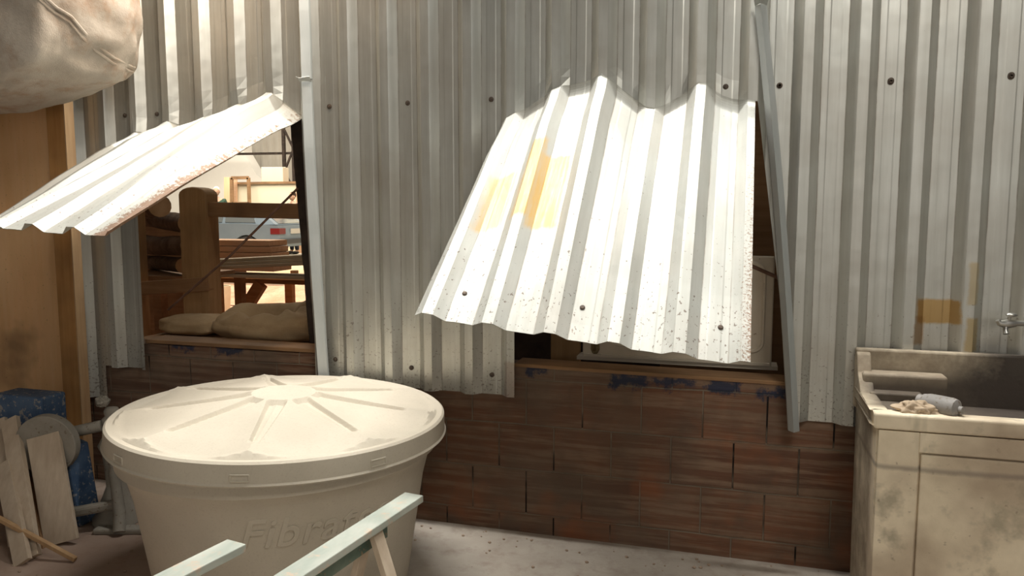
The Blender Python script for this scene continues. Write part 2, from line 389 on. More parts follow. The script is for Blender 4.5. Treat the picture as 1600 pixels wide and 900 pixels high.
# ------------------------------------------------------------------ lifted flaps
def flap(name, hl, x0, x1, E0, E1, mt, label, bend=.135, seed=0, push=None, droop=0):
    xs = xbreaks(x0, x1)
    xs = sorted(set(xs) | {x0+(x1-x0)*i/24 for i in range(25)})
    ss = [0,.012,.024,.04,.055,.07,.085,.10,.13,.18]+[.18+(1-.18)*i/16 for i in range(1,17)]
    v = MB(); uvs = []
    for x in xs:
        u = (x-x0)/(x1-x0); H = Vector((x, 0, lerp_pts(hl, x))); E = E0.lerp(E1, u)+Vector((0,0,-droop*max(0,(.45-u)/.45)))
        D = E-H; L = D.length; D.normalize()
        nrm = Vector((1,0,0)).cross(D); nrm.normalize()
        if nrm.z < 0: nrm = -nrm
        A = H+Vector((0,0,-.05)); B = H+D*bend*2
        for s in ss:
            sl = s*L
            if sl < bend*2:
                q = sl/(bend*2); p = H*(1-q)**2+A*2*q*(1-q)+B*q*q
                tg = ((A-H)*(1-q)+(B-A)*q).normalized(); nn = Vector((1,0,0)).cross(tg).normalized()
                if nn.y > 0: nn = -nn
            else: p = H+D*sl; nn = nrm
            dp = .62+.38*min(1, sl/.10)
            dp *= 1-.15*min(1, sl/.5); dp *= 1-.28*max(0, s-.5)/.5*(1 if seed else .3)
            off = -prof(x, dp)
            off += (.010*noise.noise(Vector((x*2.2+seed, s*2.2, 0)))+.004*noise.noise(Vector((x*9, s*7, seed))))*min(1, sl/.15)
            if push: off += push(x, s)
            if sl < .3: off += .018*math.exp(-(sl/.05)**2)*(.5+noise.noise(Vector((x*9, 3, 0))))
            v.v.append(tuple(p+nn*off)); uvs.append((x, sl))
    n = len(ss)
    v.f = [(i*n+j, i*n+j+1, (i+1)*n+j+1, (i+1)*n+j) for i in range(len(xs)-1) for j in range(n-1)]
    me = bpy.data.meshes.new(name); me.from_pydata(v.v, [], v.f); me.materials.append(mt)
    ul = me.uv_layers.new(name='UVMap')
    for lp in me.loops: ul.data[lp.index].uv = uvs[lp.vertex_index]
    o = bpy.data.objects.new(name, me); C.objects.link(o)
    b = o.modifiers.new('solid', 'SOLIDIFY'); b.thickness = .0025; b.offset = 0
    return tag(o, label, 'metal flap'), v, xs, ss
fr, vr, xsr, ssr = flap('metal_flap', HR, -1.105, .075, Vector((-1.112,-1.075,1.265)), Vector((.066,-.965,1.125)), M['flap_r'],
     'broad corrugated sheet flap with ochre paint patches, bent outward above the brick wall', seed=1)
fl, vl, xsl, ssl = flap('metal_flap', HL, -3.28, -2.205, Vector((-3.36,-1.20,1.60)), Vector((-2.295,-1.262,1.556)), M['flap_l'],
     'corrugated sheet flap with a rust-eaten near edge, propped up over the left opening', seed=0, droop=.20)
def flap_screw(o, v, xs, ss, x, s, nm='rivet'):
    i = min(range(len(xs)), key=lambda q: abs(xs[q]-x)); j = min(range(len(ss)), key=lambda q: abs(ss[q]-s)); n = len(ss)
    p = Vector(v.v[i*n+j]); a = Vector(v.v[(i+1)*n+j])-p; b = Vector(v.v[i*n+j-1])-p; nn = a.cross(b).normalized()
    if nn.z < 0: nn = -nn
    q = MB(); 
    q.tube([p-nn*.001, p+nn*.004, p+nn*.0065], [.010,.010,.006], 12)
    q.build(nm, M['screw'], o)
flap_screw(fr, vr, xsr, ssr, -.497, .90); flap_screw(fr, vr, xsr, ssr, -.045, .90); flap_screw(fr, vr, xsr, ssr, -.94, .90)
# ------------------------------------------------------------------ bent strips at the cut edges
def strip(path, wl, wr, dp, label, curl=False):
    m = MB(); n = 5; vs = []
    cs = [(-wl, .012), (-wl*.92, -.004), (0, -dp), (wr*.95, -.002), (wr, .01)]
    N = len(path)
    for i, (x, y, z) in enumerate(path):
        for cx, cy in cs: vs.append((x+cx*(1+.05*noise.noise(Vector((z*4, 1, 0)))), y+cy, z))
    m.add(vs, [(i*n+j, i*n+j+1, (i+1)*n+j+1, (i+1)*n+j) for i in range(N-1) for j in range(n-1)])
    if curl:
        x, y, z = path[0]
        m.add([(x-wl, y-.002, z), (x, y-dp-.004, z+.004), (x+wr, y-.002, z), (x+wr*1.2, y-.03, z+.022), (x, y-.055, z+.012), (x-wl*1.3, y-.03, z+.026)], [(0,1,4,5), (1,2,3,4)])
    o = m.build('metal_strip', M['strip'], solid=.002); tag(o, label, 'metal strip'); return o
def path(a, b, n=14, bow=.0, seed=0):
    a, b = Vector(a), Vector(b)
    return [a.lerp(b, i/n)+Vector((bow*math.sin(PI*i/n), .004*noise.noise(Vector((i*.5, seed, 0))), 0)) for i in range(n+1)]
strip(path((-2.178,-.045,2.325), (-2.115,-.055,.735), bow=-.008), .026, .040, .03, 'pale bent metal strip leaning down the right side of the left opening', True)
strip(path((-2.180,-.052,3.3), (-2.176,-.045,2.34)), .018, .040, .03, 'pale bent metal strip running up the wall above the left flap')
strip(path((.082,-.075,2.535), (.283,-.06,.665), bow=.012), .022, .026, .03, 'long pale metal strip slanting down beside the flap with ochre patches', True)

# window sill board and things in the openings
m = MB(); m.bar((-3.32,.085,.888), (-2.12,.085,.888), .17, .022); tag(m.build('sill_board', M['dark_wood'], bevel=.003), 'thin weathered board lying on the brick wall in the left opening', 'board')
m = MB(); m.bar((-1.05,.085,.876), (.42,.085,.862), .16, .018); tag(m.build('sill_board', M['dark_wood'], bevel=.003), 'thin brown board lying on the brick wall below the flap with ochre patches', 'board')
# black post
m = MB(); vs = []
a0, a1 = Vector((-2.40,.20,3.0)), Vector((-2.205,.20,.0))
for i in range(31):
    p = a0.lerp(a1, i/30)
    m_w = .058+.006*noise.noise(Vector((i*.9,0,0)))
    for dx, dy in ((-m_w,-.04),(m_w,-.04),(m_w,.04),(-m_w,.04)): vs.append((p.x+dx+.004*noise.noise(Vector((i*2.1,dx*9,0))), p.y+dy, p.z))
m.add(vs, [(i*4+k, i*4+(k+1)%4, (i+1)*4+(k+1)%4, (i+1)*4+k) for i in range(30) for k in range(4)]+[(0,1,2,3),(120,121,122,123)])
tag(m.build('black_post', M['black'], bevel=.006), 'black rusty post leaning at the right side of the left opening', 'post')
m = MB(); m.tube([(-3.26,.13,1.06),(-2.8,.13,1.40),(-2.35,.135,1.78)], .007, 8); tag(m.build('steel_rod', M['rod'], smooth=True), 'thin rusty rod running diagonally across the left opening', 'rod')
m = MB(); m.tube([(-.02,.20,1.44),(.10,.17,1.385),(.24,.15,1.325),(.5,.2,1.28)], .009, 8); tag(m.build('steel_rod', M['rod'], smooth=True), 'short dark rod crossing above the cream cabinet door', 'rod')

# sacks
def sack(loc, size, seed, label, rot=0, hollow=False):
    m = MB(); nu, nv = 64, 26; vs = []
    R = Matrix.Rotation(rot, 3, 'Z')
    for j in range(nv+1):
        th = PI*j/nv
        for i in range(nu):
            ph = 2*PI*i/nu
            d = Vector((math.sin(th)*math.cos(ph), math.sin(th)*math.sin(ph), math.cos(th)))
            q = Vector([math.copysign(abs(k)**.75, k) for k in d])
            f = 1+.10*noise.noise(d*2+Vector((seed,0,0)))
            f += .05*abs(noise.noise(Vector((d.x*5+seed, d.y*2, d.z*9))))
            p = Vector((q.x*size[0], q.y*size[1], q.z*size[2]))*f
            if hollow and d.z > -.2:
                rr = math.hypot(q.x+.12, q.y-.05)
                w_ = min(1, (d.z+.2)/.5)
                p.z -= size[2]*1.25*math.exp(-(rr/.50)**4)*w_
                p.z += size[2]*(.50*max(0, q.y)+.35*max(0, q.x)-.30*max(0, -q.y))*w_
                p.z += .016*math.sin(ph*7+q.x*6)*math.exp(-((rr-.6)/.3)**2)*w_
            p.z = max(p.z, -size[2]*.85)
            vs.append(Vector(loc)+R@p)
    m.add(vs, [(j*nu+i, j*nu+(i+1)%nu, (j+1)*nu+(i+1)%nu, (j+1)*nu+i) for j in range(nv) for i in range(nu)])
    return tag(m.build('sack', M['sack'], smooth=True, angle=80), label, 'sack')
M['crate_top'] = M['dark_wood']
b = thing('low_bench', (-2.85,.47,0), 'low dark wooden bench behind the brick wall under the sacks', 'bench')
m = MB(); m.box((-2.85,.47,.835), (1.5,.5,.04)); m.build('bench_top', M['dark_wood'], b)
for x in (-3.5,-2.2):
    for y in (.28,.66):
        m = MB(); m.box((x,y,.41), (.07,.07,.815)); m.build('leg', M['dark_wood'], b)
sack((-2.72,.42,.955), (.40,.21,.105), 3, 'open slumped burlap sack lying in the left opening beside the black post', rot=.08, hollow=True)
sack((-3.36,.50,.915), (.23,.17,.065), 8, 'small flat burlap sack lying at the left end of the left opening')

# timber rack
r = thing('timber_rack', (-3.7,1.0,0), 'rough wooden rack with a thick round-topped post seen through the left opening', 'rack')
m = MB(); prf = []
for i in range(9):
    a = PI*i/8; prf.append((-3.712+.115*math.cos(a), 1.77+.055*math.sin(a)))
m.prism([(-3.597,0)]+prf+[(-3.827,0)], .93, 1.07)
m.build('post', M['post_wood'], r, bevel=.01)
m = MB(); m.bar((-3.6,.98,1.665), (-2.2,.98,1.640), .05, .105); m.build('rail', M['dark_wood'], r, bevel=.005)
m = MB(); m.bar((-4.3,.95,1.075), (-3.6,.95,1.135), .07, .10); m.build('rail', M['dark_wood'], r, bevel=.005)
m = MB(); m.box((-4.30,1.0,.9), (.12,.12,1.8)); m.build('post', M['post_wood'], r)
m = MB(); m.box((-4.35,1.42,1.15), (.7,.7,.03)); m.build('shelf', M['dark_wood'], r)
# dark board stack behind the rack
m = MB(); m.box((-5.35,2.2,.8), (1.1,.1,1.6)); tag(m.build('board_panel', M['dark_wood']), 'dark wooden panel standing behind the rack in shadow', 'panel')
# logs
M['bark'] = mat('bark', (.10,.055,.03), (.20,.12,.07), 10, rough=.95, bump=1, dist=.02)
M['logend'] = mat('log_end', (.42,.26,.13), (.52,.34,.19), 12, rough=.9)
LG = [((-3.90,1.12,1.40),(-4.9,1.65,1.36),.075,'cut log with a pale round end jutting toward the thick post'),
      ((-4.02,1.18,1.24),(-5.0,1.8,1.22),.060,'thin log lying lowest of the dark logs'),
      ((-4.12,1.32,1.38),(-5.15,1.9,1.40),.055,'split log lying beside the pale-ended log'),
      ((-3.98,1.20,1.56),(-5.0,1.9,1.60),.075,'dark log lying topmost behind the thick post'),
      ((-4.14,1.10,1.69),(-5.0,1.7,1.66),.085,'thick dark log heaped at the top left of the rack')]
for a_, b_, rr, lb in LG:
    g_ = thing('log', a_, lb, 'log', 'logs stacked on the rack')
    a_, b_ = Vector(a_), Vector(b_); m = MB()
    m.tube([a_.lerp(b_, i/8)+Vector((0,0,.012*noise.noise(Vector((i*.8, rr*90, 0))))) for i in range(9)], [rr*(1+.08*noise.noise(Vector((i, rr*50, 1)))) for i in range(9)], 14)
    m.build('bark', M['bark'], g_, smooth=True)
    dd = (a_-b_).normalized(); m = MB(); m.tube([a_-dd*.002, a_+dd*.006], rr*.96, 16); m.build('cut_end', M['logend'], g_)

# plank stacks on a table behind
tb = thing('plank_trestle', (-3.9,2.2,0), 'dark wooden trestle frame behind the rack carrying the planks', 'trestle')
for x in (-4.75,-3.2):
    m = MB(); m.bar((x,1.7,1.055), (x,2.9,1.055), .09, .07); m.build('crossbar', M['dark_wood'], tb)
    for y in (1.75,2.85):
        m = MB(); m.box((x,y,.51), (.08,.08,1.02)); m.build('leg', M['dark_wood'], tb)
for i in range(4):
    z = 1.106+i*.030; m = MB()
    y0 = 1.95+.03*i
    m.bar((-4.9+.05*i,y0,z-.0), (-2.9,y0,z+.115 if i else z), .26, .026)
    m.v = [(x_, y_, max(z_, 1.092)) for x_, y_, z_ in m.v]
    o = m.build('plank', M['grey_plank'], bevel=.003)
    tag(o, ('lowest','second lowest','second from the top','topmost')[i]+' long grey plank in the slanting stack behind the thick post', 'plank', 'grey planks in the slanting stack')
for i in range(5):
    m = MB(); m.box((-5.05-.02*i,2.62+.015*i,1.120+i*.058), (1.9,.30,.054))
    tag(m.build('plank', M['pink_plank'], bevel=.004), ('lowest','second lowest','middle','second from the top','topmost')[i]+' pinkish sawn plank in the short stack below the parked car', 'plank', 'pinkish planks stacked behind the grey planks')
tb = thing('plywood_table', (-5.0,3.7,0), 'pale plywood-topped table with a slanting leg brace standing in the hall', 'table')
m = MB(); m.box((-4.9,3.7,.985), (3.4,1.5,.03)); m.build('table_top', M['ply_light'], tb)
m = MB(); m.box((-4.9,3.02,.945), (3.3,.05,.05)); m.build('apron', M['dark_wood'], tb)
for x in (-5.15,-3.6):
    for y in (3.02,4.35):
        m = MB(); m.box((x,y,.46), (.10,.07,.92)); m.build('leg', M['dark_wood'], tb)
m = MB(); m.bar((-4.62,3.02,.92), (-5.12,3.02,.25), .07, .12, (1,0,0)); m.build('brace', M['dark_wood'], tb)
m = MB(); m.box((-4.25,3.05,1.03), (.06,.06,.06)); tag(m.build('wood_block', M['dark_wood'], bevel=.004), 'small dark wood block lying at the edge of the pale plywood-topped table', 'block')
m = MB(); m.lathe([(0,0),(.15,0),(.17,.30),(.17,.42),(.155,.42),(.14,.05),(0,.05)], (-8.2,7.0,0), 24)
M['bucket'] = mat('bucket_plastic', (.55,.47,.33), (.62,.54,.40), 5, rough=.6)
tag(m.build('bucket', M['bucket'], smooth=True), 'cream bucket standing on the sawdust under the plywood-topped table', 'bucket')
# sawdust heap
m = MB(); vs = []
for i in range(41):
    for j in range(31):
        x, y = -9.6+i*.11, 7.6+j*.12; e = math.exp(-((x+7.2)/1.2)**2-((y-9.4)/1.0)**2)
        vs.append((x, y, .01+.55*e+.10*e*noise.noise(Vector((x*2.5, y*2.5, 0)))+.03*noise.noise(Vector((x*6, y*6, 0)))*min(1,e*4)))
m.add(vs, [(i*31+j, (i+1)*31+j, (i+1)*31+j+1, i*31+j+1) for i in range(40) for j in range(30)])
tag(m.build('sawdust_heap', M['sawdust'], smooth=True, angle=80), 'reddish heap of sawdust on the ground behind the wall', 'sawdust', kind='stuff')

# ------------------------------------------------------------------ hall beyond
M['hallsheet'] = mat('hall_sheet', (.42,.38,.32), (.50,.46,.40), 1, rough=.6)
m = MB(); vs = []; xx = -34.0; k = 0
while xx < 2:
    for z in (0.5, 9): vs.append((xx, 21.9 if k % 4 in (0, 1) else 21.75, z))
    xx += .07 if k % 2 else .10; k += 1
m.add(vs, [(2*i, 2*i+2, 2*i+3, 2*i+1) for i in range(k-1)])
m.build('wall_far', M['hallsheet'])['kind'] = 'structure'
M['white_wall'] = mat('whitewashed_wall', (.72,.68,.62), (.78,.75,.69), 1, rough=.9)
m = MB(); a_ = at(386,236,20.5); b_ = at(300,262,20.5); 
m.prism([(-34,.5),(a_.x+1.6,.5),(a_.x+1.4,2.3),(a_.x+.5,3.0),(a_.x,3.8),(a_.x,4.35),(a_.x-2.2,3.95),(-34,3.6)], 20.3, 20.8)
m.build('wall_hall', M['white_wall'])['kind'] = 'structure'
# box van body
M['panel'] = mat('cream_panel', (.78,.70,.50), (.84,.77,.58), 1, rough=.5)
bx = thing('display_cabinet', (-12.7,15.2,.5), 'large cream cabinet with a dark top edge behind the parked car', 'cabinet')
a_, b_ = at(366,288,15), at(462,300,15)
m = MB(); m.box(((a_.x+b_.x)/2+.3,15.3,(a_.z+.5)/2), (b_.x-a_.x+.6,.6,a_.z-.5)); m.build('body', M['panel'], bx)
m = MB(); m.box(((a_.x+b_.x)/2+.3,15.3,a_.z+.03), (b_.x-a_.x+.7,.7,.06)); m.build('top_edge', M['dark_wood'], bx)
ctop = a_.z+.062
a_, b_ = at(410,262,15.3), at(447,286,15.3)
m = MB(); cx = thing('carton', ((a_.x+b_.x)/2,15.3,2.5), 'square pale carton standing on the large cream cabinet', 'box')
M['carton'] = mat('carton', (.66,.58,.44), (.72,.64,.5), 1, rough=.8)
m.box(((a_.x+b_.x)/2,15.35,(a_.z+ctop)/2), (b_.x-a_.x-.14,.5,a_.z-ctop), rz=.25); m.build('carton_body', M['carton'], cx, bevel=.01)
m = MB(); m.box(((a_.x+b_.x)/2,15.35,a_.z+.006), (b_.x-a_.x-.13,.06,.012), rz=.25); m.build('tape', M['cream'], cx)
for i, (px0, px1, mm, lb) in enumerate(((338,347,'ply_light','orange plywood sheet standing left of the cream cabinet'), (349,358,'pink_plank','narrow reddish plywood sheet standing beside the orange sheet'), (452,462,'pink_plank','reddish board standing at the right end of the cream cabinet'))):
    a_, b_ = at(px0,276,14.6), at(px1,276,14.6); m = MB(); m.bar(((a_.x+b_.x)/2,14.84,.5), ((a_.x+b_.x)/2,14.95,a_.z), b_.x-a_.x, .04, (0,1,0))
    tag(m.build('plywood_sheet', M[mm]), lb, 'board')
fr_ = thing('picture_frame', at(376,300,14.75), 'open wooden frame leaning against the cream cabinet', 'frame')
a_, b_ = at(361,278,14.7), at(389,318,14.7)
for p, q in (((a_.x,a_.z),(b_.x,a_.z)), ((a_.x,b_.z),(b_.x,b_.z)), ((a_.x,a_.z),(a_.x,b_.z)), ((b_.x,a_.z),(b_.x,b_.z))):
    m = MB(); m.bar((p[0],14.72,p[1]), (q[0],14.72,q[1]), .05, .09, (0,0,1) if p[1]==q[1] else (1,0,0)); m.build('frame_bar', M['dark_wood'], fr_)
# steel lattice column
lc = thing('lattice_column', (-15.2,19.5,.5), 'dark steel lattice column against the far wall', 'column')
a_ = at(443,215,19.5).x; b_ = at(458,215,19.5).x
for x in (a_, b_): m = MB(); m.box((x,19.5,4.2), (.10,.10,7.4)); m.build('chord', M['black'], lc)
m = MB()
for i in range(9): m.bar((a_ if i%2 else b_,19.5,.8+i*.75), (b_ if i%2 else a_,19.5,.8+(i+1)*.75), .06, .06, (0,1,0))
m.build('lacing', M['black'], lc)
m = MB(); z_ = at(400,240,19.6).z; m.bar((a_-4,19.6,z_+.02), (b_+1.5,19.6,z_-.03), .08, .08); tag(m.build('steel_girt', M['black']), 'dark horizontal steel bar along the far corrugated wall', 'bar')

# car
M['car'] = mat('silver_blue_paint', (.20,.25,.29), (.23,.28,.32), 2, rough=.3, metal=.4, bump=0)
M['glass'] = NT('car_glass').done((.10,.11,.11), .08, 0, .8)
M['tyre'] = NT('tyre').done((.02,.02,.02), .8)
M['red'] = NT('tail_light').done((.14,.012,.012), .3)
M['plate'] = NT('number_plate').done((.45,.42,.36), .5)
M['trim_black'] = NT('black_trim').done((.03,.03,.03), .5)
M['hub'] = NT('hub_cap').done((.45,.45,.45), .3, .8)
car = thing('car', (-12.4,12.9,.5), 'silver-blue hatchback with red tail lights parked in the hall', 'car')
cy_, sy_ = math.cos(-.12), math.sin(-.12)
RC = Matrix.Rotation(math.radians(4), 3, 'Z'); CO = Vector((-10.75,12.6,.5))   # rear bumper corner nearest the wall
def cp(l, wq, z): return CO+RC@Vector((-l*1.06, wq, z*.90))      # l: forward from rear bumper, wq: across, away from viewer
body = [(0,.30),(0,.62),(.03,.90),(.50,.93),(1.0,.95),(2.6,.93),(3.5,.86),(3.95,.78),(4.0,.45),(3.98,.28)]
def carprism(m, poly, w0, w1): 
    n = len(poly); vs = [cp(l, w0, z) for l, z in poly]+[cp(l, w1, z) for l, z in poly]
    m.add(vs, [tuple(range(n)), tuple(range(2*n-1, n-1, -1))]+[(i, i+n, (i+1)%n+n, (i+1)%n) for i in range(n)])
wheelx = (.85, 3.2)
poly = [(0,.30),(0,.62),(.03,.90),(1.0,.95),(2.7,.93),(3.5,.86),(3.95,.78),(4.0,.45),(3.98,.28)]
for wx in (3.2, .85):
    for i in range(9): a = PI*i/8; poly.append((wx+.36*math.cos(a), .28+.36*math.sin(a)))
m = MB(); carprism(m, poly, 0, 1.58); m.build('body', M['car'], car)
cab = [(.10,.92),(.55,1.28),(.85,1.34),(1.9,1.36),(2.15,1.32),(2.75,.93)]
m = MB(); n = len(cab); vs = []
for l, z in cab: vs.append(cp(l, .03+.14*(z-.92)/.44, z))
for l, z in cab: vs.append(cp(l, 1.55-.14*(z-.92)/.44, z))
m.add(vs, [tuple(range(n)), tuple(range(2*n-1, n-1, -1))]+[(i, i+n, (i+1)%n+n, (i+1)%n) for i in range(n)]); m.build('cabin', M['car'], car)
def quad(name, pts, mt):
    m = MB(); P = [Vector(p) for p in pts]; nn = (P[1]-P[0]).cross(P[-1]-P[0]).normalized()*.012
    if nn.y > 0 : nn = -nn
    n = len(P); m.add([p+nn for p in P]+[p-nn for p in P], [tuple(range(n)), tuple(range(2*n-1, n-1, -1))]+[(i, i+n, (i+1)%n+n, (i+1)%n) for i in range(n)])
    m.build(name, mt, car)
def sw(l, z): return cp(l, .03+.14*(z-.92)/.44, z)
quad('side_window', [sw(.62,.97),sw(.75,1.27),sw(1.42,1.29),sw(1.42,.98)], M['glass'])
quad('side_window', [sw(1.50,.98),sw(1.50,1.29),sw(2.08,1.28),sw(2.5,.98)], M['glass'])
m = MB(); m.add([cp(.13,.2,.95)+Vector((.012,0,0)), cp(.13,1.38,.95)+Vector((.012,0,0)), cp(.50,1.3,1.25)+Vector((.02,0,0)), cp(.50,.28,1.25)+Vector((.02,0,0)), cp(.2,.2,.94), cp(.2,1.38,.94), cp(.56,1.3,1.24), cp(.56,.28,1.24)], [(0,1,2,3),(4,7,6,5),(0,4,5,1),(1,5,6,2),(2,6,7,3),(3,7,4,0)]); m.build('rear_window', M['glass'], car)
for w0 in (.0, 1.30):
    m = MB(); vs = [cp(l,w_,z) for l in (-.015,.22) for w_ in (w0-.01,w0+.29) for z in (.66,.82)]
    m.add(vs, [(0,1,3,2),(4,6,7,5),(0,4,5,1),(2,3,7,6),(0,2,6,4),(1,5,7,3)]); m.build('tail_light', M['red'], car)
m = MB(); vs = [cp(l,w_,z) for l in (-.02,.0) for w_ in (.56,1.02) for z in (.66,.80)]
m.add(vs, [(0,1,3,2),(4,6,7,5),(0,4,5,1),(2,3,7,6),(0,2,6,4),(1,5,7,3)]); m.build('number_plate', M['plate'], car)
m = MB(); vs = [cp(l,w_,z) for l in (-.07,.1) for w_ in (-.02,1.6) for z in (.38,.52)]
m.add(vs, [(0,1,3,2),(4,6,7,5),(0,4,5,1),(2,3,7,6),(0,2,6,4),(1,5,7,3)]); m.build('bumper', M['trim_black'], car, bevel=.02)
for wx in wheelx:
    for w0 in (.10, 1.48):
        c0 = cp(wx, w0-.09, .29); c1 = cp(wx, w0+.09, .29); dd = (c1-c0).normalized()
        m = MB(); m.tube([c0, c0+dd*.02, c1-dd*.02, c1], [.25,.29,.29,.25], 24); wl = m.build('wheel', M['tyre'], car, smooth=True)
        m = MB(); m.tube([c0-dd*.012, c0-dd*.004, c0+dd*.01], [.08,.17,.18], 20); m.build('hub_cap', M['hub'], wl)
        bpy.context.view_layer.update()
        wl.children[0].location = (0,0,0)

# people far back
M['skin'] = mat('skin', (.45,.27,.18), (.5,.3,.2), 3, rough=.6, bump=0)
M['shirt_g'] = mat('dark_green_shirt', (.03,.06,.04), (.05,.08,.05), 5, rough=.9)
M['shirt_b'] = mat('dark_shirt', (.03,.025,.03), (.05,.04,.05), 5, rough=.9)
M['trousers'] = mat('dark_trousers', (.03,.035,.05), (.05,.055,.07), 5, rough=.9)
M['hair_w'] = mat('white_hair', (.62,.58,.52), (.72,.68,.62), 20, rough=.9)
M['hair_d'] = mat('dark_hair', (.03,.015,.01), (.05,.03,.02), 20, rough=.9)
def skin_mesh(name, verts, edges, radii, mt, parent, root=0):
    me = bpy.data.meshes.new(name); me.from_pydata(verts, edges, []); me.materials.append(mt)
    o = bpy.data.objects.new(name, me); C.objects.link(o); o.parent = parent
    sk = o.modifiers.new('skin', 'SKIN')
    if not me.skin_vertices: 
        me.attributes  # layer is made by the modifier on evaluation
        bpy.context.view_layer.objects.active = o
    try:
        for i, rr in enumerate(radii): me.skin_vertices[0].data[i].radius = (rr, rr); me.skin_vertices[0].data[i].use_root = (i == root)
    except Exception:
        bm = bmesh.new(); bm.from_mesh(me); ly = bm.verts.layers.skin.verify()
        for i, v_ in enumerate(bm.verts): v_[ly].radius = (radii[i], radii[i]); v_[ly].use_root = (i == root)
        bm.to_mesh(me); bm.free()
    sb = o.modifiers.new('sub', 'SUBSURF'); sb.levels = sb.render_levels = 2
    return o
def person(loc, h, rz, hair, shirt, label, lean=0):
    r = thing('person', loc, label, 'person'); r.rotation_euler = (0,0,rz); s = h/1.75
    V = [(0,0,.95),(0,0,1.12),(0,0,1.36),(0,-.01,1.47),(0,-.015,1.53),
         (-.19,0,1.40),(-.25,.02,1.12),(-.22,-.14,.92),(-.22,-.20,.86),(.19,0,1.40),(.25,.02,1.12),(.22,-.14,.92),(.22,-.20,.86),
         (-.09,0,.88),(-.10,-.01,.48),(-.11,.02,.09),(-.11,-.12,.04),(.09,0,.88),(.10,-.01,.48),(.11,.02,.09),(.11,-.12,.04)]
    Ed = [(0,1),(1,2),(2,3),(3,4),(2,5),(5,6),(6,7),(7,8),(2,9),(9,10),(10,11),(11,12),(0,13),(13,14),(14,15),(15,16),(0,17),(17,18),(18,19),(19,20)]
    Rr = [.14,.13,.15,.06,.055,.065,.047,.034,.03,.065,.047,.034,.03,.09,.06,.045,.035,.09,.06,.045,.035]
    skin_mesh('body', [tuple(Vector(p)*s) for p in V], Ed, [q*s for q in Rr], M['skin'], r)
    skin_mesh('shirt', [tuple(Vector(V[i])*s) for i in (0,1,2,5,6,9,10)], [(0,1),(1,2),(2,3),(3,4),(2,5),(5,6)], [q*s for q in (.155,.15,.17,.08,.062,.08,.062)], shirt, r)
    skin_mesh('trousers', [tuple(Vector(V[i])*s) for i in (0,13,14,15,17,18,19)], [(0,1),(1,2),(2,3),(0,4),(4,5),(5,6)], [q*s for q in (.15,.105,.078,.06,.105,.078,.06)], M['trousers'], r)
    m = MB(); m.blob((0,-.02*s,1.64*s), (.078*s,.098*s,.118*s), .04, 2, 3)
    m.tube([(0,-.105*s,1.66*s),(0,-.135*s,1.625*s)], [.008*s,.016*s], 8)
    for sx in (-1,1): m.blob((sx*.08*s,0,1.635*s), (.012*s,.022*s,.032*s), 0, 1, 0, 10, 8)
    m.build('head', M['skin'], r, smooth=True).location = (0,0,0)
    for sx in (-1,1):
        m = MB(); m.blob((sx*.11*s,-.06*s,.045*s), (.055*s,.14*s,.045*s), .05, 2, 1, 16, 10); m.build('shoe', M['tyre'], r, smooth=True).location = (0,0,0)
    m = MB(); m.blob((0,.012*s,1.685*s), (.087*s,.10*s,.095*s), .05, 4, 5)
    m.build('hair', hair, r, smooth=True).location = (0,0,0)
p_ = at(338,293,14.4); person((p_.x,14.4,.5), p_.z-.5, .5, M['hair_w'], M['shirt_g'], 'white-haired person in a dark green shirt standing behind the parked car')
p_ = at(457,301,14.4); person((p_.x,14.4,.5), p_.z-.5, -.3, M['hair_d'], M['shirt_b'], 'dark-haired person standing near the black post')

# ------------------------------------------------------------------ cream cabinet door behind right flap
cdn = thing('cabinet_door', (-.30,.26,.89), 'cream moulded cabinet door standing on the brick wall behind the flap with ochre patches', 'cabinet door')
m = MB(); m.box((-.275,.26,1.16), (.94,.035,.55)); m.build('door_slab', M['cream'], cdn, bevel=.008)
def moulding(x0, x1, z0, z1, y, wd=.018):
    m = MB(); N = 8; pts = []
    R_ = .05
    for cx, cz, a0 in ((x1-R_,z1-R_,0),(x0+R_,z1-R_,90),(x0+R_,z0+R_,180),(x1-R_,z0+R_,270)):
        for i in range(N+1): a = math.radians(a0+90*i/N); pts.append((cx+R_*math.cos(a), y, cz+R_*math.sin(a)))
    pts.append(pts[0]); m.tube(pts, wd/2, 6, caps=False); m.build('moulding', M['cream'], cdn, smooth=True)
moulding(-.60,.15,.965,1.40,.240); moulding(-.02,.085,1.03,1.26,.240,.012); moulding(-.53,-.08,1.03,1.26,.240,.012)
hd = MB(); hd.prism([(-.700,.935),(-.690,.915),(-.677,.905),(-.664,.915),(-.654,.935),(-.656,1.00),(-.664,1.015),(-.660,1.04),(-.677,1.055),(-.694,1.04),(-.690,1.015),(-.698,1.00)], .230, .243)
h_ = hd.build('handle_plate', M['brass'], cdn, bevel=.002)
m = MB(); m.tube([(-.677,.232,1.0),(-.677,.20,.995),(-.677,.195,.96),(-.677,.205,.935)], [.008,.007,.007,.009], 8); o = m.build('handle', M['brass'], h_, smooth=True); o.location = (0,0,0)
m = MB(); m.box((-.275,.30,.885), (1.0,.12,.018)); o = m.build('ledge', M['cream'], cdn)
m = MB(); m.box((-.275,.232,.905), (.92,.02,.012)); m.build('bottom_rail', M['cream'], cdn)
m = MB(); m.box((.2,.62,1.3), (1.15,.03,2.6)); tag(m.build('plywood_board', M['dark_wood'], bevel=.003), 'tall brown plywood board standing behind the cream cabinet door', 'board')
m = MB(); m.box((-.86,.36,1.1), (.16,.04,2.2)); tag(m.build('dark_plank', M['post_wood'], bevel=.003), 'upright brown plank standing left of the cream cabinet door', 'plank')
m = MB(); m.box((-1.1,.95,1.2), (1.6,.04,2.4)); tag(m.build('board_panel', M['black']), 'black panel standing furthest back behind the cream cabinet door', 'panel')

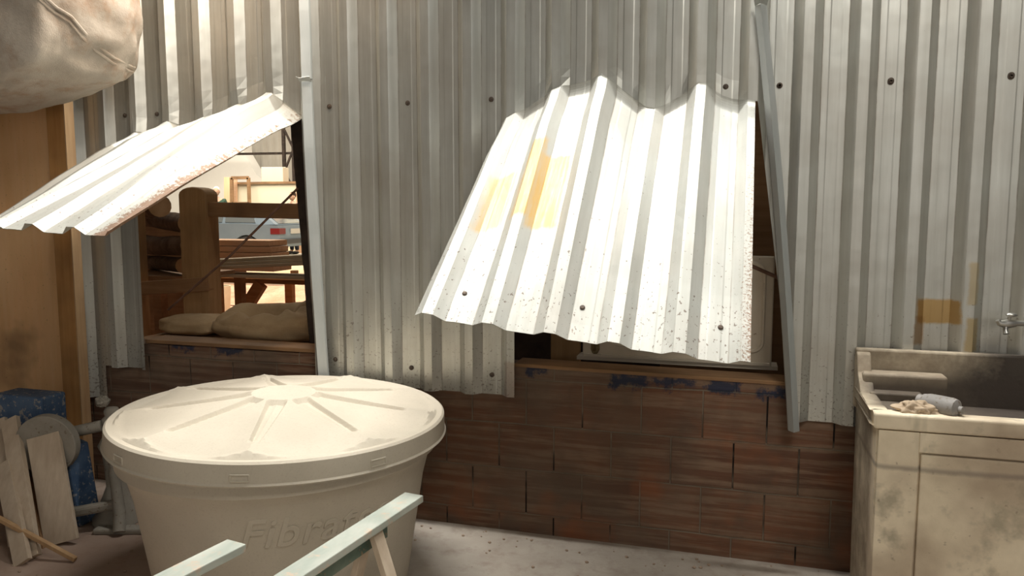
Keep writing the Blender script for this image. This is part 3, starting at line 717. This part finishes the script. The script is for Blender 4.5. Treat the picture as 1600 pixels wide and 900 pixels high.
# ------------------------------------------------------------------ sink cabinet (right)
t = NT('stained_concrete')
a = t.noise(4, 6, .65); b = t.noise(1.7, 4, .6, loc=(3,5,1)); d_ = t.noise(40, 4, .6); e_ = t.noise(7, 4, .6, stretch=(1,1,.2), loc=(8,1,1))
c = t.mix(t.ramp(a, .35, .68), (.84,.73,.55), (.68,.58,.42)); c = t.mix(t.ramp(b, .46, .66, 0, .75), c, (.36,.27,.19))
c = t.mix(t.ramp(t.noise(3.3, 5, .7, loc=(11,3,5)), .54, .66, 0, .6), c, (.27,.24,.17))
c = t.mix(t.ramp(e_, .60, .72, 0, .5), c, (.24,.22,.14)); c = t.mix(t.ramp(d_, .66, .74, 0, .5), c, (.20,.15,.11))
band = t.box('Object', (.4,3), (.688,.706), .006, a, .03)
c = t.mix(t.math('MULTIPLY', band, .55), c, (.18,.15,.13))
# dark stain of the back; shade of the deep basin painted in with it
stain_shade = t.box('Object', (.98,3.2), (.60,1.3), .10, t.noise(5, 5, .65, loc=(2,0,7)), .5)
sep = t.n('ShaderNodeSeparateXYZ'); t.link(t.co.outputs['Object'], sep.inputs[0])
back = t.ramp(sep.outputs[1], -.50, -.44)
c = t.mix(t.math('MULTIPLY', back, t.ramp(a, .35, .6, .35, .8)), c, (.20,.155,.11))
c = t.mix(t.math('MULTIPLY', t.math('MULTIPLY', stain_shade, back), .93), c, (.055,.045,.038))
c = t.mix(t.math('MULTIPLY', t.math('MULTIPLY', back, t.box('Object', (.55,3.2), (.60,.955), .03, a, .06)), .8), c, (.07,.055,.045))  # basin colour darkened to stand in for its shaded depth
t.bump(t.math('ADD', a, t.math('MULTIPLY', d_, .4)), .5, .006); M['sink'] = t.done(c, .7, 0, .3)
SX0, SX1, SF, SB, SZ = .525, 1.9, -.575, -.05, .90
sk = thing('laundry_sink', (1.2,-.3,0), 'stained cream concrete laundry sink cabinet standing at the right against the sheet wall', 'sink')
m = MB(); m.prism([(SX0+.02,0),(SX1,0),(SX1,.835),(SX0+.012,.835)], SF+.02, SB-.01)
o = m.build('cabinet_body', M['sink'], sk, bevel=.006)
# cut the door groove: a raised frame around a recessed line
m = MB(); m.prism([(SX0+.165,0.02),(SX1-.10,0.02),(SX1-.10,.752),(SX0+.165,.752)], SF+.006, SF+.021)
m.build('door', M['sink'], sk, bevel=.005)
for (x0,z0,x1,z1) in ((SX0+.018,.0,SX0+.157,.835), (SX0+.157,.760,SX1,.835)):
    m = MB(); m.box(((x0+x1)/2, SF+.0135, (z0+z1)/2), (x1-x0, .015, z1-z0)); m.build('front_frame', M['sink'], sk, bevel=.003)
# rim with basin
m = MB()
def ring(pts, z): return [(x, y, z) for x, y in pts]
O = [(SX0,SF),(SX1,SF),(SX1,SB),(SX0,SB)]
rim = MB()
# rim slab boxes
rim.box(((SX0+SX1)/2, SF+.0275, .870), (SX1-SX0, .055, .062))
rim.box((SX0+.03, (SF+.055+SB)/2, .870), (.06, SB-SF-.055, .062))
rim.box((SX1-.03, (SF+.055+SB)/2, .870), (.06, SB-SF-.055, .062))
rim.build('rim', M['sink'], sk, bevel=.010, seg=3)
m = MB(); m.prism([(SX0,.80),(SX1,.80),(SX1,1.06),(SX0,1.06)], SB-.045, SB); 
m.build('backsplash', M['sink'], sk, bevel=.008)
m = MB(); m.prism([(SF+.33,.895),(SB-.04,.895),(SB-.04,1.05),(SB-.065,1.04),(SB-.10,.97),(SB-.16,.925)], SX0+.0, SX0+.055, 'YZ'); m.build('end_rib', M['sink'], sk, bevel=.006)
# drainer shelf, step and deep basin walls
m = MB(); m.prism([(SX0+.05,SF+.05),(.95,SF+.05),(.86,SF+.17),(.80,SF+.25),(.80,SB-.04),(SX0+.05,SB-.04)], .845, .875, 'XY'); m.build('drainer', M['sink'], sk)
m = MB(); m.box((.70,SB-.10,.925), (.32,.09,.10)); m.build('soap_ledge', M['sink'], sk, bevel=.012, seg=3)
m = MB(); m.box((.66,SB-.175,.89), (.2,.07,.035)); m.build('soap_ledge', M['sink'], sk, bevel=.006)
# rag
M['rag'] = mat('dirty_rag', (.42,.32,.22), (.55,.44,.32), 20, rough=1, bump=.5, bscale=90)
m = MB(); nu = 60; nv = 26; vs = []; rc = Vector((.675, -.512, .905))
for j in range(nv+1):
    th = PI*j/nv
    for i in range(nu):
        ph = 2*PI*i/nu; d = Vector((math.sin(th)*math.cos(ph), math.sin(th)*math.sin(ph), math.cos(th)))
        f = 1+.35*noise.noise(d*2.3+Vector((4,1,0)))-.38*abs(noise.noise(d*3.4+Vector((1,7,0))))
        vs.append(rc+Vector((d.x*.072, d.y*.040, max(-.004, d.z*.040))*1)*1*f if False else rc+Vector((d.x*.075*f, d.y*.042*f, max(-.004, d.z*.040*f))))
m.add(vs, [(j*nu+i, j*nu+(i+1)%nu, (j+1)*nu+(i+1)%nu, (j+1)*nu+i) for j in range(nv) for i in range(nu)])
tag(m.build('rag', M['rag'], smooth=True, angle=80), 'crumpled tan rag lying on the front rim of the laundry sink', 'rag')
# bottle
M['dull_plastic'] = mat('dusty_grey_plastic', (.20,.19,.175), (.30,.28,.26), 8, rough=.55, spots=(.18,.15,.12), spot_t=.64)
bt = thing('bottle', (.75,-.50,.91), 'dusty grey bottle lying on its side behind the tan rag', 'bottle')
a_, b_ = Vector((.715,-.44,.925)), Vector((.815,-.535,.925)); dd = b_-a_
m = MB(); m.tube([a_, a_+dd*.02, a_+dd*.12, a_+dd*.2, a_+dd*.8, a_+dd*.93, b_], [.020,.030,.033,.036,.038,.034,.016], 20); m.build('bottle_body', M['dull_plastic'], bt, smooth=True)
m = MB(); m.tube([b_-dd*.01, b_+dd*.10], .013, 14); m.build('bottle_cap', M['dull_plastic'], bt, smooth=True)
m = MB(); m.tube([a_-dd*.12, a_+dd*.04], [.026,.024], 14); m.build('bottle_base', M['dull_plastic'], bt, smooth=True)
# tap
M['chrome'] = mat('dull_chrome', (.45,.44,.41), (.6,.59,.55), 12, rough=.3, metal=.9, bump=0)
tp = thing('tap', (1.15,-.04,1.195), 'small dull chrome tap fixed to the sheet wall above the sink', 'tap')
T = Vector((1.085,-.10,1.195))
m = MB(); m.tube([T+Vector((.0,0,0)), T+Vector((.30,.05,.0))], .011, 12); m.build('pipe', M['chrome'], tp, smooth=True)
m = MB(); m.tube([T+Vector((.03,0,0)), T+Vector((-.005,-.002,-.003)), T+Vector((-.03,-.008,.0)), T+Vector((-.038,-.01,.012))], [.014,.019,.012,.008], 12)
m.tube([T+Vector((-.005,-.002,0)), T+Vector((-.008,-.012,-.028)), T+Vector((-.006,-.018,-.042))], [.012,.009,.012], 12); m.build('tap_body', M['chrome'], tp, smooth=True)
m = MB(); m.tube([T+Vector((.004,0,.0)), T+Vector((.006,-.004,.030))], .007, 10); m.blob(T+Vector((.012,-.008,.036)), (.022,.014,.009), .1, 2, 2, 16, 10); m.build('tap_handle', M['chrome'], tp, smooth=True)

# ------------------------------------------------------------------ water tank
t = NT('dusty_tank_plastic')
a = t.noise(3, 5, .6); b = t.noise(120, 2, .5); d_ = t.noise(1.3, 3, .5, loc=(2,2,2))
c = t.mix(t.ramp(a, .35, .65), (.51,.46,.37), (.58,.52,.42)); c = t.mix(t.ramp(b, .55, .75, 0, .35), c, (.40,.33,.26)); c = t.mix(t.ramp(d_, .5, .7, 0, .4), c, (.48,.42,.33))
t.bump(b, .1, .002); M['tank'] = t.done(c, .75, 0, .25)
TC = Vector((-1.87,-.79,0)); 
tk = thing('water_tank', TC, 'large round dusty off-white plastic water tank with a ribbed lid', 'water tank')
m = MB(); m.lathe([(0,.005),(.50,.005),(.53,.02),(.605,.50),(.628,.59),(.650,.625),(.668,.64),(.668,.70),(.64,.70),(.635,.64),(.50,.04),(0,.03)], TC, 96)
body_ = m.build('tank_body', M['tank'], tk, smooth=True)
# lid
R0 = .70; N = 9; A0 = math.radians(-68); nr, na = 70, 720
HC = .112; AP = .955*R0; zr = .775
def lid_h(r, a):
    ph = ((a-A0+PI/N) % (2*PI/N))-PI/N          # 0 on a ridge
    q = PI/N-abs(ph)                              # angle from the panel middle
    hm = HC*(1-r/(.95*R0)); hr = HC*(1-.76*r/R0)
    hp = hm+(hr-hm)*(max(0, 1-q/(PI/N)) if False else (1-abs(ph)/(PI/N)))**2.3
    hp = min(hp, (.95*R0-r)*1.25)
    hp = max(hp, 0)
    rc_ = .19*R0
    if r < rc_: return HC*.825
    f = min(1, (r-rc_)/(.05*R0)); hp = hp*f+(HC*.825)*(1-f)
    # channel running along each ridge
    dist_ = abs(ph)*r; wch = .046-.040*(r/R0)
    if r > rc_ and r < .80*R0 and dist_ < wch+.006:
        k = 1-max(0, (dist_-wch*.8)/(wch*.2+.006)); hp -= .020*min(1, k)*min(1, (.80*R0-r)/.05)*min(1, (r-rc_)/.02)
    return hp
vs = []; fs = []
for i in range(nr+1):
    r = R0*.965*i/nr
    for k in range(na):
        a = 2*PI*k/na; vs.append((r*math.cos(a), r*math.sin(a), zr+lid_h(r, a)+(.010*min(1,(r/R0-.90)/.05) if r > .90*R0 else 0)))
skirt = [(R0*.985,.006),(R0*.998,-.002),(R0,-.014),(R0*1.003,-.070),(R0*1.012,-.077),(R0*1.005,-.084),(R0*.99,-.08)]
skirt = [(r_, z_+.002) for r_, z_ in skirt]
for r_, z_ in skirt:
    for k in range(na): a = 2*PI*k/na; vs.append((r_*math.cos(a), r_*math.sin(a), zr+z_+.004))
tot = nr+1+len(skirt)
fs = [(i*na+k, i*na+(k+1)%na, (i+1)*na+(k+1)%na, (i+1)*na+k) for i in range(tot-1) for k in range(na)]
m = MB(); RT = Matrix.Rotation(math.radians(1.7), 3, Vector((fw.x, fw.y, 0)).normalized())
piv = Vector((0,0,zr-.05))
m.add([TC+piv+RT@(Vector(p)-piv) for p in vs], fs)
lid = m.build('tank_lid', M['tank'], tk, smooth=True, angle=24)
for deg in (-69,-28,-113,-155,60,120):
    a = math.radians(deg); c_ = Vector((math.cos(a)*(R0+.001), math.sin(a)*(R0+.001), zr-.045)); tg = Vector((-math.sin(a), math.cos(a), 0))
    m = MB(); q = MB()
    P_ = []
    for sgn in range(-4,5):
        aa = a+sgn*.0105*1.1
        P_.append(TC+piv+RT@(Vector((math.cos(aa)*(R0+.002), math.sin(aa)*(R0+.002), zr-.043))-piv))
    for off in (-.012, .012): m.tube([p+Vector((0,0,off)) for p in P_], .0035, 6)
    for e in (0,-1): m.tube([P_[e]+Vector((0,0,-.012)), P_[e]+Vector((0,0,.012))], .0035, 6)
    o = m.build('clip_slot', M['tank'], lid, smooth=True); o.location = (0,0,0)
# raised lettering on the tank
cu = bpy.data.curves.new('txt', 'FONT'); cu.body = 'Fibratec'; cu.size = .165; cu.extrude = .003; cu.shear = .25; cu.align_x = 'CENTER'; cu.bevel_depth = .002; cu.space_character = 1.08; cu.resolution_u = 4
to = bpy.data.objects.new('txt', cu); C.objects.link(to); bpy.context.view_layer.update()
me = bpy.data.meshes.new_from_object(to.evaluated_get(bpy.context.evaluated_depsgraph_get())); bpy.data.objects.remove(to)
ac = math.radians(-45); zt = .43
for v_ in me.vertices:
    s_, h_, o_ = v_.co
    z = zt+h_; rr = .53+(z-.02)*(.605-.53)/.48; aa = ac+s_/rr
    v_.co = TC+Vector((math.cos(aa)*(rr+o_+.001), math.sin(aa)*(rr+o_+.001), z))
me.materials.clear(); me.materials.append(M['tank']); me.name = 'raised_lettering'
o = bpy.data.objects.new('raised_lettering', me); C.objects.link(o); o.parent = body_

# ------------------------------------------------------------------ sawhorses in front
def sawhorse(a, b, wd, zt_, label, legs=True, mt='green'):
    a, b = Vector(a), Vector(b); r = thing('sawhorse', (a.x, a.y, 0), label, 'sawhorse')
    m = MB(); m.bar(a, b, wd, .026); m.build('top_board', M['green'], r, bevel=.003)
    d = (b-a).normalized(); sd = d.cross(Vector((0,0,1))).normalized()
    m = MB(); m.bar(a+d*.16-Vector((0,0,.050))+sd*wd*.28, b-Vector((0,0,.050))+sd*wd*.28, .024, .075); m.build('apron', M['green_dark'], r, bevel=.002)
    if not legs: k_ = (.45, (b-a).length-.12)
    else: k_ = (.27, (b-a).length-.15)
    for dist_ in k_:
        for sg in (-1, 1):
            p = a+d*dist_-Vector((0,0,.02)); q = p+sd*sg*.20+d*(-.03); q.z = .003
            m = MB(); m.bar(p+sd*sg*.015, q, .022, .052, d); m.build('leg', M['chalk_wood'], r, bevel=.002)
    return r
sawhorse((-1.085,-1.17,.62), (-1.26,-2.5,.62), .078, .62, 'green-washed wooden sawhorse reaching past the right side of the tank')
sawhorse((-1.43,-1.72,.635), (-1.62,-2.75,.635), .078, .62, 'pale green sawhorse whose beam end stops short in front of the tank', False)

# ------------------------------------------------------------------ left: wooden cabinet, bag, machine, offcuts
t = NT('old_orange_ply')
a = t.noise(3, 5, .6, stretch=(1,1,.35)); b = t.noise(1.4, 4, .6, loc=(3,3,1)); g = t.noise(22, 4, .6, stretch=(1,1,.06)); d_ = t.noise(55, 3, .6)
c = t.mix(t.ramp(a, .35, .68), (.80,.50,.26), (.66,.40,.19)); c = t.mix(t.ramp(g, .4, .75, 0, .4), c, (.80,.56,.33))
c = t.mix(t.ramp(b, .54, .68, 0, .75), c, (.24,.15,.08)); c = t.mix(t.ramp(d_, .67, .74, 0, .5), c, (.14,.08,.04))
t.bump(t.math('ADD', g, a), .3, .004); M['ply_old'] = t.done(c, .7, 0, .3)
M['ply_edge'] = wood('old_post', (.46,.23,.08), (.58,.32,.12), 2, dirt=(.14,.08,.04))
cb_ = thing('wooden_panel', (-4.3,-.08,0), 'tall orange-brown plywood panel with corner post against the sheet wall, far left', 'panel')
m = MB(); m.box((-4.5,-.075,1.2), (1.46,.02,2.4)); m.build('plywood_face', M['ply_old'], cb_, bevel=.003)
m = MB(); m.box((-3.765,-.090,1.2), (.13,.060,2.4)); m.build('corner_post', M['ply_edge'], cb_, bevel=.005)
m = MB(); m.box((-3.696,-.090,1.2), (.008,.064,2.4)); m.build('edge_strip', M['raw_wood'], cb_)
m = MB(); m.box((-4.5,-.110,1.615), (1.42,.05,.03)); m.build('ledge', M['raw_wood'], cb_, bevel=.003)
# white bag
t = NT('dirty_woven_bag')
a = t.noise(2.6, 6, .65); b = t.noise(5, 5, .65, loc=(5,2,3)); sep = t.n('ShaderNodeSeparateXYZ'); t.link(t.co.outputs['Object'], sep.inputs[0])
c = t.mix(t.ramp(a, .35, .7), (.50,.43,.35), (.66,.59,.50)); c = t.mix(t.ramp(b, .50, .66, 0, .65), c, (.42,.24,.13)); d_ = t.noise(180, 2, .5)
c = t.mix(t.ramp(t.noise(3, 4, .6, loc=(1,8,8)), .50, .70, 0, .6), c, (.33,.28,.23))
t.bump(t.math('ADD', t.noise(6, 5, .6), t.math('MULTIPLY', d_, .15)), .6, .02); M['bag'] = t.done(c, .8, 0, .3)
bag = thing('bulk_bag', (-3.5,-.55,2.2), 'huge bulging dirty-white woven bag hanging at the top left corner', 'bag')
m = MB(); nu, nv = 120, 60; vs = []
# corner of the bag (lower right) is at BC; bag bulges left and up
BX1, BX0, BY0, BY1, BZ0, BZ1 = -2.94, -4.9, -.86, -.16, 2.19, 3.35
ctr = Vector(((BX0+BX1)/2, (BY0+BY1)/2, (BZ0+BZ1)/2)); hs = Vector(((BX1-BX0)/2, (BY1-BY0)/2, (BZ1-BZ0)/2))
for j in range(nv+1):
    th = PI*j/nv
    for i in range(nu):
        ph = 2*PI*i/nu; d = Vector((math.sin(th)*math.cos(ph), math.sin(th)*math.sin(ph), math.cos(th)))
        e = .62; q = Vector([math.copysign(abs(k)**e, k) for k in d])
        mx = max(abs(q.x), abs(q.y), abs(q.z)); q = q*(1/(mx**.35))
        f = 1+.05*noise.noise(d*1.8+Vector((2,0,5)))+.025*noise.noise(d*5+Vector((2,7,5)))+.02*abs(noise.noise(Vector((d.x*9, d.y*5, d.z*4))))
        p = Vector((q.x*hs.x, q.y*hs.y, q.z*hs.z))*f
        # underside rises toward the right corner
        if p.z < 0: p.z *= 1-.16*max(0, p.x/hs.x)**2
        vs.append(ctr+p)
m.add(vs, [(j*nu+i, j*nu+(i+1)%nu, (j+1)*nu+(i+1)%nu, (j+1)*nu+i) for j in range(nv) for i in range(nu)])
bb = m.build('bag_body', M['bag'], bag, smooth=True, angle=80)
bvh_pts = vs
# surface seam: project a diagonal line onto the bag front
from mathutils.bvhtree import BVHTree
bv = BVHTree.FromPolygons([tuple(v) for v in m.v], m.f)
def on_bag(px, py):
    a_ = Vector(cam.location); d_ = (at(px, py, 0)-a_).normalized(); h_ = bv.ray_cast(a_, d_)
    return h_[0]
seam = [on_bag(x, y) for x, y in ((-60,-40),(20,-18),(62,0),(85,20),(108,34),(128,58),(150,80),(175,98),(200,110),(209,113))]
seam = [p for p in seam if p is not None]
if len(seam) > 3:
    for off in (0, .022):
        q = MB(); pts = []
        for a_, b_ in zip(seam, seam[1:]):
            for i in range(4): pts.append(a_.lerp(b_, i/4)+Vector((off*.6, 0, off)))
        q.tube(pts, .009, 8); q.build('seam', M['bag'], bag, smooth=True)
for x in (-4.5,-3.4):
    q = MB(); q.bar((x,-.5,3.2), (x,-.5,6.415), .06, .006, (0,1,0)); q.build('lifting_strap', M['bag'], bag)
# gathered spout below the bag
m = MB(); vs = []; n = 48
sp0 = Vector((-4.10,-.50,2.34))
for j in range(9):
    f = j/8
    for i in range(n):
        a = 2*PI*i/n; rr = (.36*(1-f)+.10*f)*(1+.10*math.sin(a*11)*(.3+f)); vs.append(sp0+Vector((rr*1.5*math.cos(a), rr*.6*math.sin(a), -.20*f**.8)))
m.add(vs, [(j*n+i, j*n+(i+1)%n, (j+1)*n+(i+1)%n, (j+1)*n+i) for j in range(8) for i in range(n)]+[tuple(8*n+i for i in range(n))])
m.build('gathered_spout', M['bag'], bag, smooth=True, angle=80)

# machine: dusty blue grinder with round guard
M['blue'] = mat('dusty_blue_paint', (.04,.08,.16), (.11,.17,.27), 7, rough=.7, spots=(.30,.29,.28), spot_t=.62)
M['dust'] = mat('dusty_casting', (.24,.22,.18), (.33,.30,.25), 8, rough=.9, spots=(.20,.16,.12), spot_t=.66)
gm = thing('disc_sander', (-3.42,-.6,0), 'old blue machine with a dusty round disc standing between the wood offcuts and the tank', 'machine')
m = MB(); m.box((-3.62,-.52,.585), (.33,.16,.19)); m.build('blue_housing', M['blue'], gm, bevel=.012)
m = MB(); m.tube([(-3.33,-.70,.465),(-3.345,-.65,.467),(-3.35,-.63,.468)], [.155,.155,.14], 40); m.build('disc', M['dust'], gm, smooth=True, bevel=.004)
m = MB(); m.tube([(-3.47,-.62,.46),(-3.16,-.50,.53)], .030, 16); m.build('shaft', M['dust'], gm, smooth=True)
m = MB(); m.prism([(-3.66,.003),(-3.24,.003),(-3.30,.42),(-3.58,.49)], -.60, -.46); m.build('base', M['blue'], gm, bevel=.01)
m = MB(); m.box((-3.42,-.66,.36), (.16,.10,.14)); m.build('motor', M['black'], gm, bevel=.02)
st_ = thing('cast_iron_stand', (-3.12,-.45,0), 'lumpy dusty cast-iron stand beside the left side of the tank', 'stand')
prf_ = [(.0,.62),(.03,.62),(.04,.60),(.035,.575),(.055,.56),(.06,.535),(.04,.51),(.05,.46),(.075,.42),(.06,.37),(.05,.30),(.055,.2),(.075,.12),(.10,.06),(.12,.03),(.125,.0),(0,.0)]
m = MB(); m.lathe(prf_, (-3.12,-.47,.003), 28); 
m.v = [tuple(Vector(v)+Vector((.012*noise.noise(Vector(v)*14), .012*noise.noise(Vector(v)*14+Vector((5,0,0))), 0))) for v in m.v]
m.build('column', M['dust'], st_, smooth=True, angle=60)
m = MB(); m.blob((-3.15,-.50,.66), (.035,.032,.03), .3, 3, 4); m.build('clamp_nut', M['dust'], st_, smooth=True)
m = MB(); m.tube([(-3.10,-.50,.58),(-3.04,-.53,.45),(-3.05,-.55,.30),(-3.0,-.58,.10),(-2.97,-.62,.02)], [.022,.03,.025,.03,.03], 12); m.build('side_arm', M['dust'], st_, smooth=True)
m = MB(); m.bar((-3.12,-.62,.015), (-2.80,-.52,.015), .07, .03); m.build('foot', M['dust'], st_, bevel=.01)
m = MB(); m.bar((-3.30,-.70,.10),(-3.02,-.55,.14),.05,.05); m.build('bracket', M['dust'], st_, bevel=.015)

# wood offcuts leaning
def off(px0, py0, px1, py1, Y0, Y1, wd, th, mt, label):
    b0 = at(px0, py0, Y0); b1 = at(px1, py1, Y1)
    m = MB(); m.bar(b0, b1, wd, th, (-.35,1,0)); return tag(m.build('wood_offcut', M[mt], bevel=.002), label, 'wood offcut')
def flo(px, py):
    d = fw + rt*(px-800)/FPX - up*(py-450)/FPX; o = Vector(cam.location); return (o+d*(-(o.z-.012)/d.z)).y
off(97,848,68,680, flo(97,848), -.70, .165, .022, 'chalk_wood', 'widest pale offcut board leaning in front of the round disc')
off(76,850,52,690, flo(76,850)+.02, -.66, .030, .045, 'raw_wood', 'thin orange-brown offcut standing just left of the widest pale board')
off(50,872,16,655, flo(50,872), -.70, .085, .030, 'chalk_wood', 'tall pale offcut standing second from the left edge')
off(68,862,42,735, flo(68,862)+.05, -.68, .028, .028, 'dark_wood', 'thin dark offcut wedged between the pale offcuts')
off(36,880,5,725, flo(36,880), -.80, .085, .025, 'chalk_wood', 'short pale offcut leaning at the left edge')
off(28,858,-2,656, flo(28,858)+.04, -.66, .08, .025, 'chalk_wood', 'tall offcut mostly cut off by the left edge')
p0 = at(118,874,-1.0); p1 = at(-30,800,-1.06)
d = fw + rt*(118-800)/FPX - up*(874-450)/FPX; o_ = Vector(cam.location); p0 = o_+d*(-(o_.z-.015)/d.z)
m = MB(); m.bar(p0, at(-30,795,p0.y-.06), .022, .020); tag(m.build('wood_offcut', M['raw_wood'], bevel=.002), 'thin stick lying slanted across the foot of the offcuts', 'wood offcut')
m = MB(); m.blob((-3.62,-1.02,.10), (.14,.10,.13), .2, 2, 6, flat=.75); tag(m.build('blue_bundle', M['blue'], smooth=True), 'dark blue cloth bundle on the floor at the left edge', 'cloth bundle')
# rubble on the floor
M['rubble'] = mat('rubble', (.30,.22,.16), (.40,.30,.22), 20, rough=1)
random.seed(5)
m = MB()
for i in range(160):
    x = random.uniform(-3.3, .5); y = random.choice((random.uniform(-.25,-.02), random.uniform(-1.6,-.1))); s_ = random.uniform(.003,.010)
    m.blob((x, y, s_*.4), (s_, s_*.8, s_*.6), .3, 2, i, 6, 4)
tag(m.build('floor_debris', M['rubble']), 'scattered crumbs of dirt and chips on the floor', 'debris', kind='stuff')
